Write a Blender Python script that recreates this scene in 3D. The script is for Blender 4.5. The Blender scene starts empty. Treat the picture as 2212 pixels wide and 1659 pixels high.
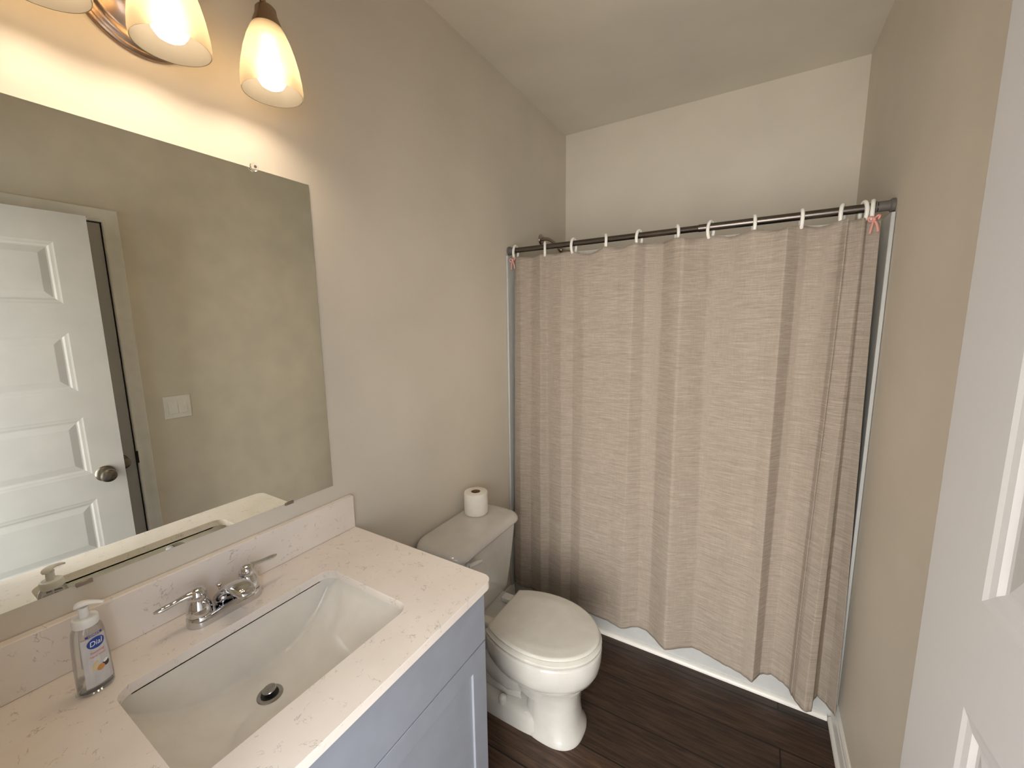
import bpy, bmesh, math, random
from mathutils import Vector, Matrix
random.seed(7)
S = bpy.context.scene
COL = S.collection
PI = math.pi

# ------------------------------------------------------------------ camera
W, D, H = 1.483, 2.61, 2.755            # room width, depth to the wall behind the tub, ceiling height
yaw, pitch, roll, FPX = -.5423, -.1465, -.0136, 880.0
f = Vector((math.sin(yaw)*math.cos(pitch), math.cos(yaw)*math.cos(pitch), math.sin(pitch)))
r = Vector((math.cos(yaw), -math.sin(yaw), 0)); u = r.cross(f)
r, u = r*math.cos(roll)+u*math.sin(roll), -r*math.sin(roll)+u*math.cos(roll)
cam = bpy.data.cameras.new('camera'); co = bpy.data.objects.new('camera', cam); COL.objects.link(co)
co.matrix_world = Matrix(((r.x, u.x, -f.x, 1.1257), (r.y, u.y, -f.y, .0363), (r.z, u.z, -f.z, 1.5787), (0, 0, 0, 1)))
cam.sensor_fit = 'HORIZONTAL'; cam.sensor_width = 36; cam.lens = 36*FPX/2212
cam.clip_start = .01; cam.clip_end = 50
S.camera = co

# ------------------------------------------------------------------ world, light, exposure
S.view_settings.view_transform = 'Standard'; S.view_settings.look = 'None'
S.view_settings.exposure = 2.1; S.view_settings.gamma = 1; S.view_settings.use_curve_mapping = False
wd = bpy.data.worlds.new('world'); S.world = wd; wd.use_nodes = True
wd.node_tree.nodes['Background'].inputs[0].default_value = (.80, .88, 1, 1)
wd.node_tree.nodes['Background'].inputs[1].default_value = 1.2

def area(name, loc, rot, sx, sy, power, color):
    l = bpy.data.lights.new(name, 'AREA'); l.shape = 'RECTANGLE'; l.size = sx; l.size_y = sy
    l.energy = power; l.color = color
    o = bpy.data.objects.new(name, l); COL.objects.link(o); o.location = loc; o.rotation_euler = rot
    return o
# added fill light in the unseen hall, standing in for daylight through the doorway
area('hall_daylight_fill', (1.12, -1.75, 1.2), (PI/2, 0, 0), 1.9, 2.3, 40, (1, .975, .94))
BULB_STRENGTH = 15.0

# ------------------------------------------------------------------ helpers
def tag(o, label=None, cat=None, group=None, kind=None):
    if label: o['label'] = label
    if cat: o['category'] = cat
    if group: o['group'] = group
    if kind: o['kind'] = kind
    return o
def empty(name, loc, label, cat, group=None, rz=0):
    o = bpy.data.objects.new(name, None); COL.objects.link(o); o.location = loc; o.rotation_euler = (0, 0, rz)
    o.empty_display_size = .02
    return tag(o, label, cat, group)
def obj(name, bm, mat, parent=None, smooth=False, bevel=0, seg=2, sub=0, angle=40, solid=0, loc=None):
    bmesh.ops.recalc_face_normals(bm, faces=bm.faces)
    me = bpy.data.meshes.new(name); bm.to_mesh(me); bm.free()
    for m in (mat if isinstance(mat, (list, tuple)) else [mat]): me.materials.append(m)
    o = bpy.data.objects.new(name, me); COL.objects.link(o)
    if parent: o.parent = parent
    if loc: o.location = loc
    if solid:
        m = o.modifiers.new('s', 'SOLIDIFY'); m.thickness = solid; m.offset = 0
    if bevel:
        m = o.modifiers.new('b', 'BEVEL'); m.width = bevel; m.segments = seg; m.limit_method = 'ANGLE'; m.angle_limit = math.radians(40)
        smooth = True
    if sub:
        m = o.modifiers.new('sd', 'SUBSURF'); m.levels = sub; m.render_levels = sub
    if smooth:
        for p in me.polygons: p.use_smooth = True
        try:
            me.set_sharp_from_angle(angle=math.radians(angle))
        except Exception: pass
    return o
def struct(name, bm, mat, **k):
    return tag(obj(name, bm, mat, **k), kind='structure')
def BM(): return bmesh.new()
def box(bm, a, b, mi=0):
    x0, y0, z0 = a; x1, y1, z1 = b
    v = [bm.verts.new(p) for p in ((x0,y0,z0),(x1,y0,z0),(x1,y1,z0),(x0,y1,z0),(x0,y0,z1),(x1,y0,z1),(x1,y1,z1),(x0,y1,z1))]
    for q in ((0,3,2,1),(4,5,6,7),(0,1,5,4),(1,2,6,5),(2,3,7,6),(3,0,4,7)):
        bm.faces.new([v[i] for i in q]).material_index = mi
    return v
def loft(bm, rings, cap0=True, cap1=True, closed=True):
    vs = [[bm.verts.new(p) for p in ring] for ring in rings]
    n = len(vs[0])
    for a, b in zip(vs, vs[1:]):
        for i in range(n if closed else n-1):
            j = (i+1) % n
            bm.faces.new((a[i], a[j], b[j], b[i]))
    if cap0: bm.faces.new(vs[0][::-1])
    if cap1: bm.faces.new(vs[-1])
    return vs
def lathe(bm, prof, seg=40, axis='z', c=(0,0,0), cap0=False, cap1=False, mat=None, sq=None):
    rings = []
    for rr, h in prof:
        ring = []
        for i in range(seg):
            a = 2*PI*i/seg; p, q = rr*math.cos(a), rr*math.sin(a)
            if sq: p *= sq[0]; q *= sq[1]
            v = Vector({'z': (p, q, h), 'x': (h, p, q), 'y': (p, h, q)}[axis])
            if mat is not None: v = mat @ v
            ring.append(v+Vector(c))
        rings.append(ring)
    loft(bm, rings, cap0, cap1)
def tube(bm, pts, rad, seg=14, caps=True, flat=None):
    pts = [Vector(p) for p in pts]; n = len(pts)
    if not isinstance(rad, (list, tuple)): rad = [rad]*n
    rings = []; up = None
    for i, p in enumerate(pts):
        t = (pts[min(i+1, n-1)]-pts[max(i-1, 0)]).normalized()
        if up is None:
            up = Vector((0,0,1)) if abs(t.z) < .9 else Vector((0,1,0))
        a = t.cross(up).normalized(); up = a.cross(t).normalized()
        fl = flat[i] if flat else 1
        rings.append([p + a*math.cos(2*PI*k/seg)*rad[i] + up*math.sin(2*PI*k/seg)*rad[i]*fl for k in range(seg)])
    loft(bm, rings, caps, caps)
def bez(p0, p1, p2, p3, n=12):
    p0, p1, p2, p3 = map(Vector, (p0, p1, p2, p3)); o = []
    for i in range(n+1):
        t = i/n; s = 1-t
        o.append(p0*s**3+p1*3*s*s*t+p2*3*s*t*t+p3*t**3)
    return o
def rrect(x0, x1, y0, y1, rad, z, n=8):
    o = []
    for cx, cy, a0 in ((x1-rad, y1-rad, 0), (x0+rad, y1-rad, PI/2), (x0+rad, y0+rad, PI), (x1-rad, y0+rad, 1.5*PI)):
        for i in range(n+1):
            a = a0+PI/2*i/n; o.append((cx+rad*math.cos(a), cy+rad*math.sin(a), z))
    return o
def sell(cx, cy, a, b, z, p=2.4, n=56, af=None):
    o = []
    for i in range(n):
        t = 2*PI*i/n; c, s = math.cos(t), math.sin(t)
        aa = af if (af and c > 0) else a
        o.append((cx+aa*math.copysign(abs(c)**(2/p), c), cy+b*math.copysign(abs(s)**(2/p), s), z))
    return o

# ------------------------------------------------------------------ materials
class N:
    def __init__(s, name):
        s.m = bpy.data.materials.new(name); s.m.use_nodes = True; s.t = s.m.node_tree
        s.b = s.t.nodes['Principled BSDF']; s.out = s.t.nodes['Material Output']
    def n(s, typ, **kw):
        nd = s.t.nodes.new(typ)
        for k, v in kw.items():
            if k.startswith('i_'): nd.inputs[int(k[2:]) if k[2:].isdigit() else k[2:].replace('_', ' ')].default_value = v
            else: setattr(nd, k, v)
        return nd
    def l(s, a, b): s.t.links.new(a, b)
    def coord(s, scale=(1,1,1), kind='Object', rot=(0,0,0)):
        tc = s.n('ShaderNodeTexCoord'); mp = s.n('ShaderNodeMapping'); mp.inputs['Scale'].default_value = scale
        mp.inputs['Rotation'].default_value = rot
        s.l(tc.outputs[kind], mp.inputs['Vector']); return mp.outputs['Vector']
    def noise(s, scale, vec=None, detail=2, rough=.5, dist=0):
        nd = s.n('ShaderNodeTexNoise'); nd.inputs['Scale'].default_value = scale; nd.inputs['Detail'].default_value = detail
        nd.inputs['Roughness'].default_value = rough; nd.inputs['Distortion'].default_value = dist
        s.l(vec if vec is not None else s.coord(), nd.inputs['Vector']); return nd.outputs['Fac']
    def ramp(s, fac, stops, interp='LINEAR'):
        rp = s.n('ShaderNodeValToRGB'); rp.color_ramp.interpolation = interp
        el = rp.color_ramp.elements
        while len(el) < len(stops): el.new(.5)
        for e, (p, c) in zip(el, stops):
            e.position = p; e.color = (c if isinstance(c, tuple) else (c, c, c))+(1,)
        s.l(fac, rp.inputs[0]); return rp.outputs[0]
    def mix(s, fac, a, b, mode='MIX'):
        mx = s.n('ShaderNodeMix', data_type='RGBA', blend_type=mode)
        for sock, v in ((mx.inputs[0], fac), (mx.inputs[6], a), (mx.inputs[7], b)):
            if hasattr(v, 'is_output'): s.l(v, sock)
            else: sock.default_value = v if isinstance(v, (int, float)) else tuple(v)+((1,) if len(v) == 3 else ())
        return mx.outputs[2]
    def math(s, op, a, b=0):
        m = s.n('ShaderNodeMath', operation=op)
        for i, v in enumerate((a, b)):
            if hasattr(v, 'is_output'): s.l(v, m.inputs[i])
            else: m.inputs[i].default_value = v
        return m.outputs[0]
    def bump(s, h, strength=.2, dist=.001):
        b = s.n('ShaderNodeBump'); b.inputs['Strength'].default_value = strength; b.inputs['Distance'].default_value = dist
        s.l(h, b.inputs['Height']); s.l(b.outputs[0], s.b.inputs['Normal'])
    def set(s, color=None, rough=None, metal=None, **kw):
        for k, v in (('Base Color', color), ('Roughness', rough), ('Metallic', metal)):
            if v is None: continue
            if hasattr(v, 'is_output'): s.l(v, s.b.inputs[k])
            else: s.b.inputs[k].default_value = tuple(v)+(1,) if isinstance(v, tuple) else v
        for k, v in kw.items(): s.b.inputs[k.replace('_', ' ')].default_value = v
        return s.m
def paint(name, c, rough=.6, bs=.12, var=.04):
    n = N(name); nz = n.noise(260, detail=3); n.bump(nz, bs, .0006)
    v = n.noise(3.0, detail=3)
    lo = tuple(x*(1-var) for x in c); hi = tuple(min(1, x*(1+var)) for x in c)
    n.set(color=n.ramp(v, [(.3, lo), (.7, hi)]), rough=rough); return n.m
def plain(name, c, rough=.4, metal=0., bumpy=0., **kw):
    n = N(name)
    v = n.noise(18, detail=3)
    lo = tuple(x*.97 for x in c); hi = tuple(min(1, x*1.03) for x in c)
    n.set(color=n.ramp(v, [(.35, lo), (.65, hi)]), rough=rough, metal=metal, **kw)
    if bumpy: n.bump(n.noise(300), bumpy, .0004)
    return n.m
M = {}
M['wall'] = paint('greige_wall_paint', (.71, .65, .55), .55)
M['ceiling'] = paint('greige_ceiling_paint', (.78, .72, .61), .8, .2)
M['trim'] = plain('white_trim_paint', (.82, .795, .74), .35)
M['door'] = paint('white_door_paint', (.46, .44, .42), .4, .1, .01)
M['cabinet'] = plain('white_cabinet_paint', (.285, .305, .35), .4)
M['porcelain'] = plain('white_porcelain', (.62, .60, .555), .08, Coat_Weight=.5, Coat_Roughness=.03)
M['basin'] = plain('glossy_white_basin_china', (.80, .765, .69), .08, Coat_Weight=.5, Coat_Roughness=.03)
M['seat'] = plain('white_plastic_seat', (.68, .66, .60), .22)
M['tub'] = plain('white_tub_acrylic', (.53, .535, .52), .22)
M['chrome'] = plain('polished_chrome', (.66, .66, .68), .05, 1.)
M['steel'] = plain('brushed_drain_steel', (.42, .40, .38), .25, 1.)
M['dark'] = plain('dark_drain_opening', (.01, .01, .01), .4)
M['nickel'] = plain('brushed_nickel', (.36, .31, .27), .3, 1., .05)
M['knob'] = plain('aged_nickel_knob', (.20, .17, .14), .28, 1., .05)
M['bronze'] = plain('brushed_bronze_fixture', (.38, .27, .19), .27, 1., .05)
M['rod'] = plain('dark_brushed_rod', (.15, .13, .115), .34, 1., .05)
M['rodcap'] = plain('grey_rod_end_plastic', (.13, .12, .11), .5)
M['ring'] = plain('white_ring_plastic', (.82, .80, .74), .35)
M['white_plastic'] = plain('white_pump_plastic', (.84, .83, .80), .3)
M['ribbon'] = plain('pink_ribbon', (.72, .33, .28), .6)
M['paper'] = plain('tissue_paper', (.86, .82, .74), .95, bumpy=.5)
M['card'] = plain('brown_cardboard', (.22, .12, .06), .9)
M['switch'] = plain('white_switch_plastic', (.86, .84, .79), .35)
M['black'] = plain('dark_latch_metal', (.03, .025, .02), .4, .8)
M['blue'] = plain('blue_label_ink', (.02, .06, .32), .4)
M['purple'] = plain('violet_label_ink', (.05, .03, .25), .4)
M['white_ink'] = plain('white_label_ink', (.85, .88, .92), .4)
M['pink_ink'] = plain('pink_label_ink', (.75, .30, .25), .5)
M['almond'] = plain('almond_orange_ink', (.62, .30, .08), .5)
M['cream_ink'] = plain('cream_label_ink', (.80, .62, .35), .5)
M['brown_ink'] = plain('dark_brown_label_ink', (.07, .035, .02), .5)
M['mirror'] = plain('mirror_silver', (.89, .91, .84), .0, 1.)
M['edge'] = plain('mirror_glass_edge', (.42, .50, .44), .15)

def mk_glass(name, c, rough=.02, ior=1.46):
    n = N(name); n.set(color=c, rough=rough, Transmission_Weight=1.0, IOR=ior); return n.m
M['clear'] = mk_glass('clear_plastic', (.97, .98, .99), .03, 1.45)
def mk_bottle():                    # thin clear plastic wall: mostly see-through with a sheen
    n = N('clear_bottle_plastic')
    tr = n.n('ShaderNodeBsdfTransparent'); tr.inputs[0].default_value = (.90, .90, .90, 1)
    gl = n.n('ShaderNodeBsdfGlossy'); gl.inputs[1].default_value = .06; gl.inputs[0].default_value = (.95, .95, .95, 1)
    df = n.n('ShaderNodeBsdfDiffuse'); df.inputs[0].default_value = (.75, .75, .74, 1)
    lw = n.n('ShaderNodeLayerWeight'); lw.inputs[0].default_value = .35
    m1 = n.n('ShaderNodeMixShader'); m1.inputs[0].default_value = .12; n.l(tr.outputs[0], m1.inputs[1]); n.l(df.outputs[0], m1.inputs[2])
    m2 = n.n('ShaderNodeMixShader'); fr = n.ramp(lw.outputs['Fresnel'], [(0, .02), (1, .75)])
    n.l(fr, m2.inputs[0]); n.l(m1.outputs[0], m2.inputs[1]); n.l(gl.outputs[0], m2.inputs[2]); n.l(m2.outputs[0], n.out.inputs[0])
    return n.m
M['bottle'] = mk_bottle()
def mk_film(name, c, op):
    n = N(name)
    tr = n.n('ShaderNodeBsdfTransparent'); df = n.n('ShaderNodeBsdfPrincipled'); df.inputs['Base Color'].default_value = c+(1,); df.inputs['Roughness'].default_value = .25
    m1 = n.n('ShaderNodeMixShader'); n.l(n.ramp(n.noise(40), [(.3, op*.85), (.7, op)]), m1.inputs[0]); n.l(tr.outputs[0], m1.inputs[1]); n.l(df.outputs[0], m1.inputs[2]); n.l(m1.outputs[0], n.out.inputs[0])
    return n.m
M['liner'] = mk_film('clear_vinyl_liner', (.78, .77, .70), .35)
M['label'] = mk_film('frosted_label_film', (.80, .80, .82), .55)
def mk_shade():
    n = N('frosted_glass_shade')
    tl = n.n('ShaderNodeBsdfTranslucent'); tl.inputs[0].default_value = (.40, .36, .285, 1)
    df = n.n('ShaderNodeBsdfDiffuse'); df.inputs[0].default_value = (.10, .095, .08, 1)
    rf = n.n('ShaderNodeBsdfRefraction'); rf.inputs['Color'].default_value = (1, .90, .72, 1); rf.inputs['Roughness'].default_value = .6; rf.inputs['IOR'].default_value = 1.3
    m1 = n.n('ShaderNodeMixShader'); n.l(n.ramp(n.noise(30, detail=3), [(.3, .46), (.7, .54)]), m1.inputs[0])
    n.l(tl.outputs[0], m1.inputs[1]); n.l(df.outputs[0], m1.inputs[2])
    m2 = n.n('ShaderNodeMixShader'); m2.inputs[0].default_value = .22
    n.l(m1.outputs[0], m2.inputs[1]); n.l(rf.outputs[0], m2.inputs[2]); n.l(m2.outputs[0], n.out.inputs[0])
    return n.m
M['shade'] = mk_shade()
def mk_emit(name, c, s):
    n = N(name); n.set(color=(.8, .8, .8), rough=.3)
    n.b.inputs['Emission Color'].default_value = c+(1,); n.b.inputs['Emission Strength'].default_value = s
    return n.m
M['bulb'] = mk_emit('lit_bulb', (1.0, .79, .58), BULB_STRENGTH)

def mk_floor():
    n = N('dark_wood_planks')
    v = n.coord((1, 1, 1)); v.node.inputs['Location'].default_value = (-.5366, -.053, 0)
    br = n.n('ShaderNodeTexBrick', offset=.37, offset_frequency=2)
    br.inputs['Scale'].default_value = 1; br.inputs['Brick Width'].default_value = 1.2; br.inputs['Row Height'].default_value = .178
    br.inputs['Mortar Size'].default_value = .0028; br.inputs['Mortar Smooth'].default_value = .1; br.inputs['Bias'].default_value = 0
    br.inputs['Color1'].default_value = (0, 0, 0, 1); br.inputs['Color2'].default_value = (1, 1, 1, 1); br.inputs['Mortar'].default_value = (.5, .5, .5, 1)
    n.l(v, br.inputs['Vector'])
    g = n.noise(1, n.coord((5, 75, 5)), 6, .62, .6); g2 = n.noise(1, n.coord((12, 260, 5)), 3, .6)
    base = n.ramp(g, [(.30, (.010, .0055, .0035)), (.5, (.040, .023, .0145)), (.70, (.105, .064, .042))])
    base = n.mix(.35, base, n.ramp(g2, [(.35, (.010, .0055, .0035)), (.65, (.095, .058, .038))]))
    tone = n.mix(br.outputs['Color'], (.45, .43, .41), (1.6, 1.45, 1.30))
    base = n.mix(1.0, base, tone, 'MULTIPLY')
    base = n.mix(br.outputs['Fac'], base, (.0025, .002, .0015))
    n.set(color=base, rough=n.ramp(g, [(.3, .55), (.7, .38)]))
    hm = n.math('SUBTRACT', g2, br.outputs['Fac']); n.bump(hm, .25, .0008)
    return n.m
M['floor'] = mk_floor()
def mk_quartz():
    n = N('white_quartz_top')
    def veins(sc, width, msc, thr):
        v = n.coord((1, 1, 1)); a = n.noise(sc, v, 4, .6, 1.3)
        d = n.math('ABSOLUTE', n.math('SUBTRACT', a, .5))
        ln = n.ramp(d, [(0, 1.), (width, 0.)])
        mk = n.ramp(n.noise(msc, n.coord((1, 1, 1)), 2), [(thr, 0.), (thr+.05, 1.)])
        return n.math('MULTIPLY', ln, mk)
    v1 = veins(13, .012, 26, .56); v2 = veins(34, .016, 40, .60)
    vv = n.math('MINIMUM', n.math('ADD', v1, v2), 1.)
    soft = n.noise(9, detail=4)
    base = n.ramp(soft, [(.3, (.83, .755, .68)), (.7, (.88, .81, .74))])
    col = n.mix(n.math('MULTIPLY', vv, .62), base, (.36, .32, .29))
    n.set(color=col, rough=.28); return n.m
M['quartz'] = mk_quartz()
def mk_curtain():
    n = N('beige_linen_weave')
    h = n.noise(1, n.coord((14, 14, 700)), 4, .65); h2 = n.noise(1, n.coord((45, 45, 900)), 3, .6)
    vv = n.noise(1, n.coord((900, 900, 14)), 3, .6)
    mixh = n.math('ADD', n.math('MULTIPLY', h, .6), n.math('ADD', n.math('MULTIPLY', h2, .2), n.math('MULTIPLY', vv, .2)))
    col = n.ramp(mixh, [(.34, (.28, .225, .178)), (.50, (.40, .333, .270)), (.66, (.58, .505, .42))])
    tl = n.n('ShaderNodeBsdfTranslucent'); n.l(col, tl.inputs[0])
    n.set(color=col, rough=.9); n.bump(mixh, .45, .0012)
    m1 = n.n('ShaderNodeMixShader'); m1.inputs[0].default_value = .12
    n.l(n.b.outputs[0], m1.inputs[1]); n.l(tl.outputs[0], m1.inputs[2]); n.l(m1.outputs[0], n.out.inputs[0])
    return n.m
M['curtain'] = mk_curtain()

# ------------------------------------------------------------------ room shell
T = .12
DY1, DZ = .7366+.004, 2.060               # second door opening (edge towards the tub, head)
DY0 = DY1-.668
bm = BM(); box(bm, (-.6, -2.0, -.06), (2.9, D+T, 0)); struct('floor', bm, M['floor'])
bm = BM(); box(bm, (-T, -T, H), (W+T, D+T, H+.06)); struct('ceiling', bm, M['ceiling'])
bm = BM(); box(bm, (-T, -T, 0), (0, D+T, H)); struct('wall_left', bm, M['wall'])
bm = BM(); box(bm, (0, D, 0), (W, D+T, H)); struct('wall_back', bm, M['wall'])
bm = BM()
box(bm, (W, DY1, 0), (W+T, D+T, H)); box(bm, (W, DY0, DZ), (W+T, DY1, H)); box(bm, (W, -T, 0), (W+T, DY0, H))
struct('wall_right', bm, M['wall'])
EX0, EX1, EZ = .655, 1.350, 2.06
bm = BM()
box(bm, (0, -T, 0), (EX0, 0, H)); box(bm, (EX0, -T, EZ), (EX1, 0, H)); box(bm, (EX1, -T, 0), (W, 0, H))
struct('wall_front', bm, M['wall'])
bm = BM(); box(bm, (W+T, DY0-.1, 0), (W+T+.02, DY1+.1, DZ+.1)); struct('closet_light_block', bm, M['wall'])  # unseen backing panel added to stop outside light leaking round the closed door

bm = BM(); box(bm, (-.6, -2.0, 0), (2.9, -1.85, H)); struct('wall_hall', bm, M['wall'])
def sweep_frame(bm, y0, y1, zt, prof):
    """U of moulding around an opening; prof = (distance from the opening, stand-off); mapped by fn."""
    cols = []
    for d, h in prof:
        cols.append([(h, y0-d, 0), (h, y0-d, zt+d), (h, y1+d, zt+d), (h, y1+d, 0)])
    vs = [[bm.verts.new(p) for p in c] for c in cols]
    n = len(vs)
    for a in range(n):
        b = (a+1) % n
        for i in range(3): bm.faces.new((vs[a][i], vs[a][i+1], vs[b][i+1], vs[b][i]))
    for i in (0, 3): bm.faces.new([vs[k][i] for k in range(n)])
CAS = [(0, 0), (0, .010), (.004, .013), (.010, .013), (.012, .011), (.030, .013), (.040, .0165), (.0545, .018), (.0572, .016), (.0572, 0)]
# casing of the door in the right wall
bm = BM(); sweep_frame(bm, DY0-.008+.008, DY1, DZ, [(d+.0, W-h) for d, h in CAS]); struct('trim_1', bm, M['trim'], smooth=True, angle=25)
# jamb + stop of that door
bm = BM()
for (ya, yb) in ((DY1-.001, DY1+.0), (DY0, DY0+.001)): pass
box(bm, (W+.001, DY1, 0), (W+.11, DY1+.012, DZ+.012)); box(bm, (W+.001, DY0-.012, 0), (W+.11, DY0, DZ+.012)); box(bm, (W+.001, DY0, DZ), (W+.11, DY1, DZ+.012))
o = struct('trim_2', bm, M['trim'])
# entry door jamb and casing on the front wall
bm = BM()
box(bm, (EX0, -T, 0), (EX0+.012, .001, EZ)); box(bm, (EX1-.012, -T, 0), (EX1, .001, EZ)); box(bm, (EX0, -T, EZ-.012), (EX1, .001, EZ))
struct('trim_3', bm, M['trim'])
bm = BM()
cols = [[(EX0-d, h, 0), (EX0-d, h, EZ+d), (EX1+d, h, EZ+d), (EX1+d, h, 0)] for d, h in CAS]
vs = [[bm.verts.new(p) for p in c] for c in cols]
for a in range(len(vs)):
    b = (a+1) % len(vs)
    for i in range(3): bm.faces.new((vs[a][i], vs[a][i+1], vs[b][i+1], vs[b][i]))
for i in (0, 3): bm.faces.new([v[i] for v in vs])
struct('trim_4', bm, M['trim'], smooth=True, angle=25)
# second door latch strike on the jamb edge
strike_bm = BM(); box(strike_bm, (W-.0135, DY1-.004, .925), (W-.001, DY1+.005, .985))

BASE = [(0, 0), (.013, 0), (.013, .070), (.0115, .076), (.010, .078), (.0105, .083), (.008, .092), (.005, .098), (.0, .100)]
def baseboard(name, y0, y1, side):
    bm = BM()
    loft(bm, [[((d if side < 0 else W-d), y, z) for d, z in BASE] for y in (y0, y1)])
    # shoe moulding at the floor
    sh = [(0.013, 0), (.024, 0), (.0235, .006), (.020, .012), (.013, .016)]
    loft(bm, [[((d if side < 0 else W-d), y, z) for d, z in sh] for y in (y0, y1)])
    struct(name, bm, M['trim'], smooth=True, angle=30)
TUBY = 1.888
baseboard('baseboard_left', .842, TUBY-.001, -1)
baseboard('baseboard_right', DY1+.058, TUBY-.001, 1)

# ------------------------------------------------------------------ panelled doors
PANELS = [(1.927, 1.684), (1.568, 1.323), (1.213, .963), (.850, .606), (.494, .250)]
def door_leaf(bm, width, height, th, stile=.105, z0=.012):
    """front face at local y=0 looking -y ... leaf spans x 0..width, y 0..th"""
    def face_side(y, sgn):
        xs = (0, stile, width-stile, width)
        zs = [z0] + sorted([z for p in PANELS for z in p]) + [height]
        g = {}
        def V(x, z):
            k = (round(x, 5), round(z, 5))
            if k not in g: g[k] = bm.verts.new((x, y, z))
            return g[k]
        for i in range(3):
            for j in range(len(zs)-1):
                if i == 1 and j % 2 == 1: continue
                bm.faces.new((V(xs[i], zs[j]), V(xs[i+1], zs[j]), V(xs[i+1], zs[j+1]), V(xs[i], zs[j+1])))
        for zt, zb in PANELS:
            prev = [V(stile, zb), V(width-stile, zb), V(width-stile, zt), V(stile, zt)]
            for off, dep in ((.006, .0014), (.014, .0022), (.020, .0048), (.024, .0050), (.046, .0012), (.048, .0010)):
                cur = [bm.verts.new((x, y+sgn*dep, z)) for x, z in ((stile+off, zb+off), (width-stile-off, zb+off), (width-stile-off, zt-off), (stile+off, zt-off))]
                for k in range(4): bm.faces.new((prev[k], prev[(k+1) % 4], cur[(k+1) % 4], cur[k]))
                prev = cur
            bm.faces.new(prev)
    face_side(0, 1); face_side(th, -1)
    for a, b in (((0, z0), (0, height)), ((width, z0), (width, height)), ((0, height), (width, height)), ((0, z0), (width, z0))):
        bm.faces.new([bm.verts.new(p) for p in ((a[0], 0, a[1]), (b[0], 0, b[1]), (b[0], th, b[1]), (a[0], th, a[1]))])
    bmesh.ops.remove_doubles(bm, verts=bm.verts, dist=1e-5)
def knob_bm(sgn=1, y0=0):
    b = BM(); p = [(.033, 0), (.034, .003), (.032, .006), (.024, .009), (.013, .012), (.011, .022), (.012, .030), (.018, .035), (.0255, .042), (.0285, .051), (.0265, .060), (.018, .0655), (.007, .067)]
    lathe(b, [(rr, y0-sgn*h) for rr, h in p], 36, 'y', cap0=True, cap1=True); return b
# entry door, swung open beside the camera
hinge = Vector((1.342, .004, 0)); free = Vector((1.3107, .650, 0))
dv = (free-hinge); DW = dv.length
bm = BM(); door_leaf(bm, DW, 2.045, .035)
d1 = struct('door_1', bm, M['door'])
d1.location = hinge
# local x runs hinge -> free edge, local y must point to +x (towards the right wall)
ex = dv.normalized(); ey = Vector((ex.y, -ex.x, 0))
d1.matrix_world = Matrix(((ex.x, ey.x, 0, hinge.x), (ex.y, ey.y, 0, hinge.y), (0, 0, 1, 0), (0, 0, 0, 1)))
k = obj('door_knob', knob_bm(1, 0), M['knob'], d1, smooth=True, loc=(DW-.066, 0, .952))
k = obj('door_knob', knob_bm(-1, .035), M['knob'], d1, smooth=True, loc=(DW-.066, 0, .952))
for z in (.25, 1.03, 1.82):
    b = BM(); lathe(b, [(.006, z), (.006, z+.089)], 12, 'z', (-.002, -.004, 0), True, True); obj('hinge', b, M['nickel'], d1, smooth=True)
# closed door in the right wall behind it
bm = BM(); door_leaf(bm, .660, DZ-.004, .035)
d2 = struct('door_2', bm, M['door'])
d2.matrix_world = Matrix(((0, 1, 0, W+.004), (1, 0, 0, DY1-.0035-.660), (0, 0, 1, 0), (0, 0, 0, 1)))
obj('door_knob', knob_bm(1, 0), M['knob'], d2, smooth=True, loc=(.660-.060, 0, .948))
o = obj('latch_strike', strike_bm, M['black'], bevel=.001); o.parent = d2; o.matrix_parent_inverse = d2.matrix_world.inverted()

# ------------------------------------------------------------------ light switch plate (right wall, seen in the mirror)
sw = empty('light_switch', (W, .931, 1.172), 'white double rocker light switch plate on the right wall, seen in the mirror', 'light switch')
b = BM(); box(b, (-.006, -.0595, -.0595), (0, .0595, .0595)); obj('wall_plate', b, M['switch'], sw, bevel=.003)
for s in (-1, 1):
    b = BM(); v = box(b, (-.0085, s*.0205-.0195, -.033), (-.005, s*.0205+.0195, .033))
    for q in v:
        if q.co.x < -.007 and q.co.z > 0: q.co.x = -.0065
        elif q.co.x < -.007: q.co.x = -.0115
    obj('rocker', b, M['switch'], sw, bevel=.001)

# ------------------------------------------------------------------ vanity
VY0, VY1, VX, VZ = .030, .8524, .5685, .9207
SX0, SX1, SY0, SY1, SR = .155, .458, .216, .660, .032
van = empty('vanity_cabinet', (0, VY0, 0), 'pale grey shaker vanity cabinet under the quartz sink top', 'cabinet')
cy0, cy1, cx1, cz1 = .012, VY1-VY0-.012, .527, VZ-.0215
b = BM(); t = .016
box(b, (.002, cy0, 0), (cx1, cy0+t, cz1)); box(b, (.002, cy1-t, 0), (cx1, cy1, cz1))
box(b, (.002, cy0+t, .10), (cx1, cy1-t, .116)); box(b, (.45, cy0+t, 0), (.462, cy1-t, .10)); box(b, (.002, cy0+t, .116), (.008, cy1-t, cz1))
box(b, (cx1-.018, cy0+t, .70), (cx1, cy1-t, cz1))
obj('cabinet_body', b, M['cabinet'], van, bevel=.0008, seg=1)
b = BM(); box(b, (cx1+.001, cy0, .7375), (cx1+.019, cy1, cz1-.004)); obj('drawer_front', b, M['cabinet'], van, bevel=.0015)
def shaker(y0, y1, z0, z1):
    b = BM(); xf, xb, w, rc = cx1+.019, cx1+.001, .057, .006
    def ring(o, x): return [(x, y0+o, z0+o), (x, y1-o, z0+o), (x, y1-o, z1-o), (x, y0+o, z1-o)]
    loft(b, [ring(0, xb), ring(0, xf), ring(w, xf), ring(w+.001, xf-rc)])
    return b
mid = (cy0+cy1)/2
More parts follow.
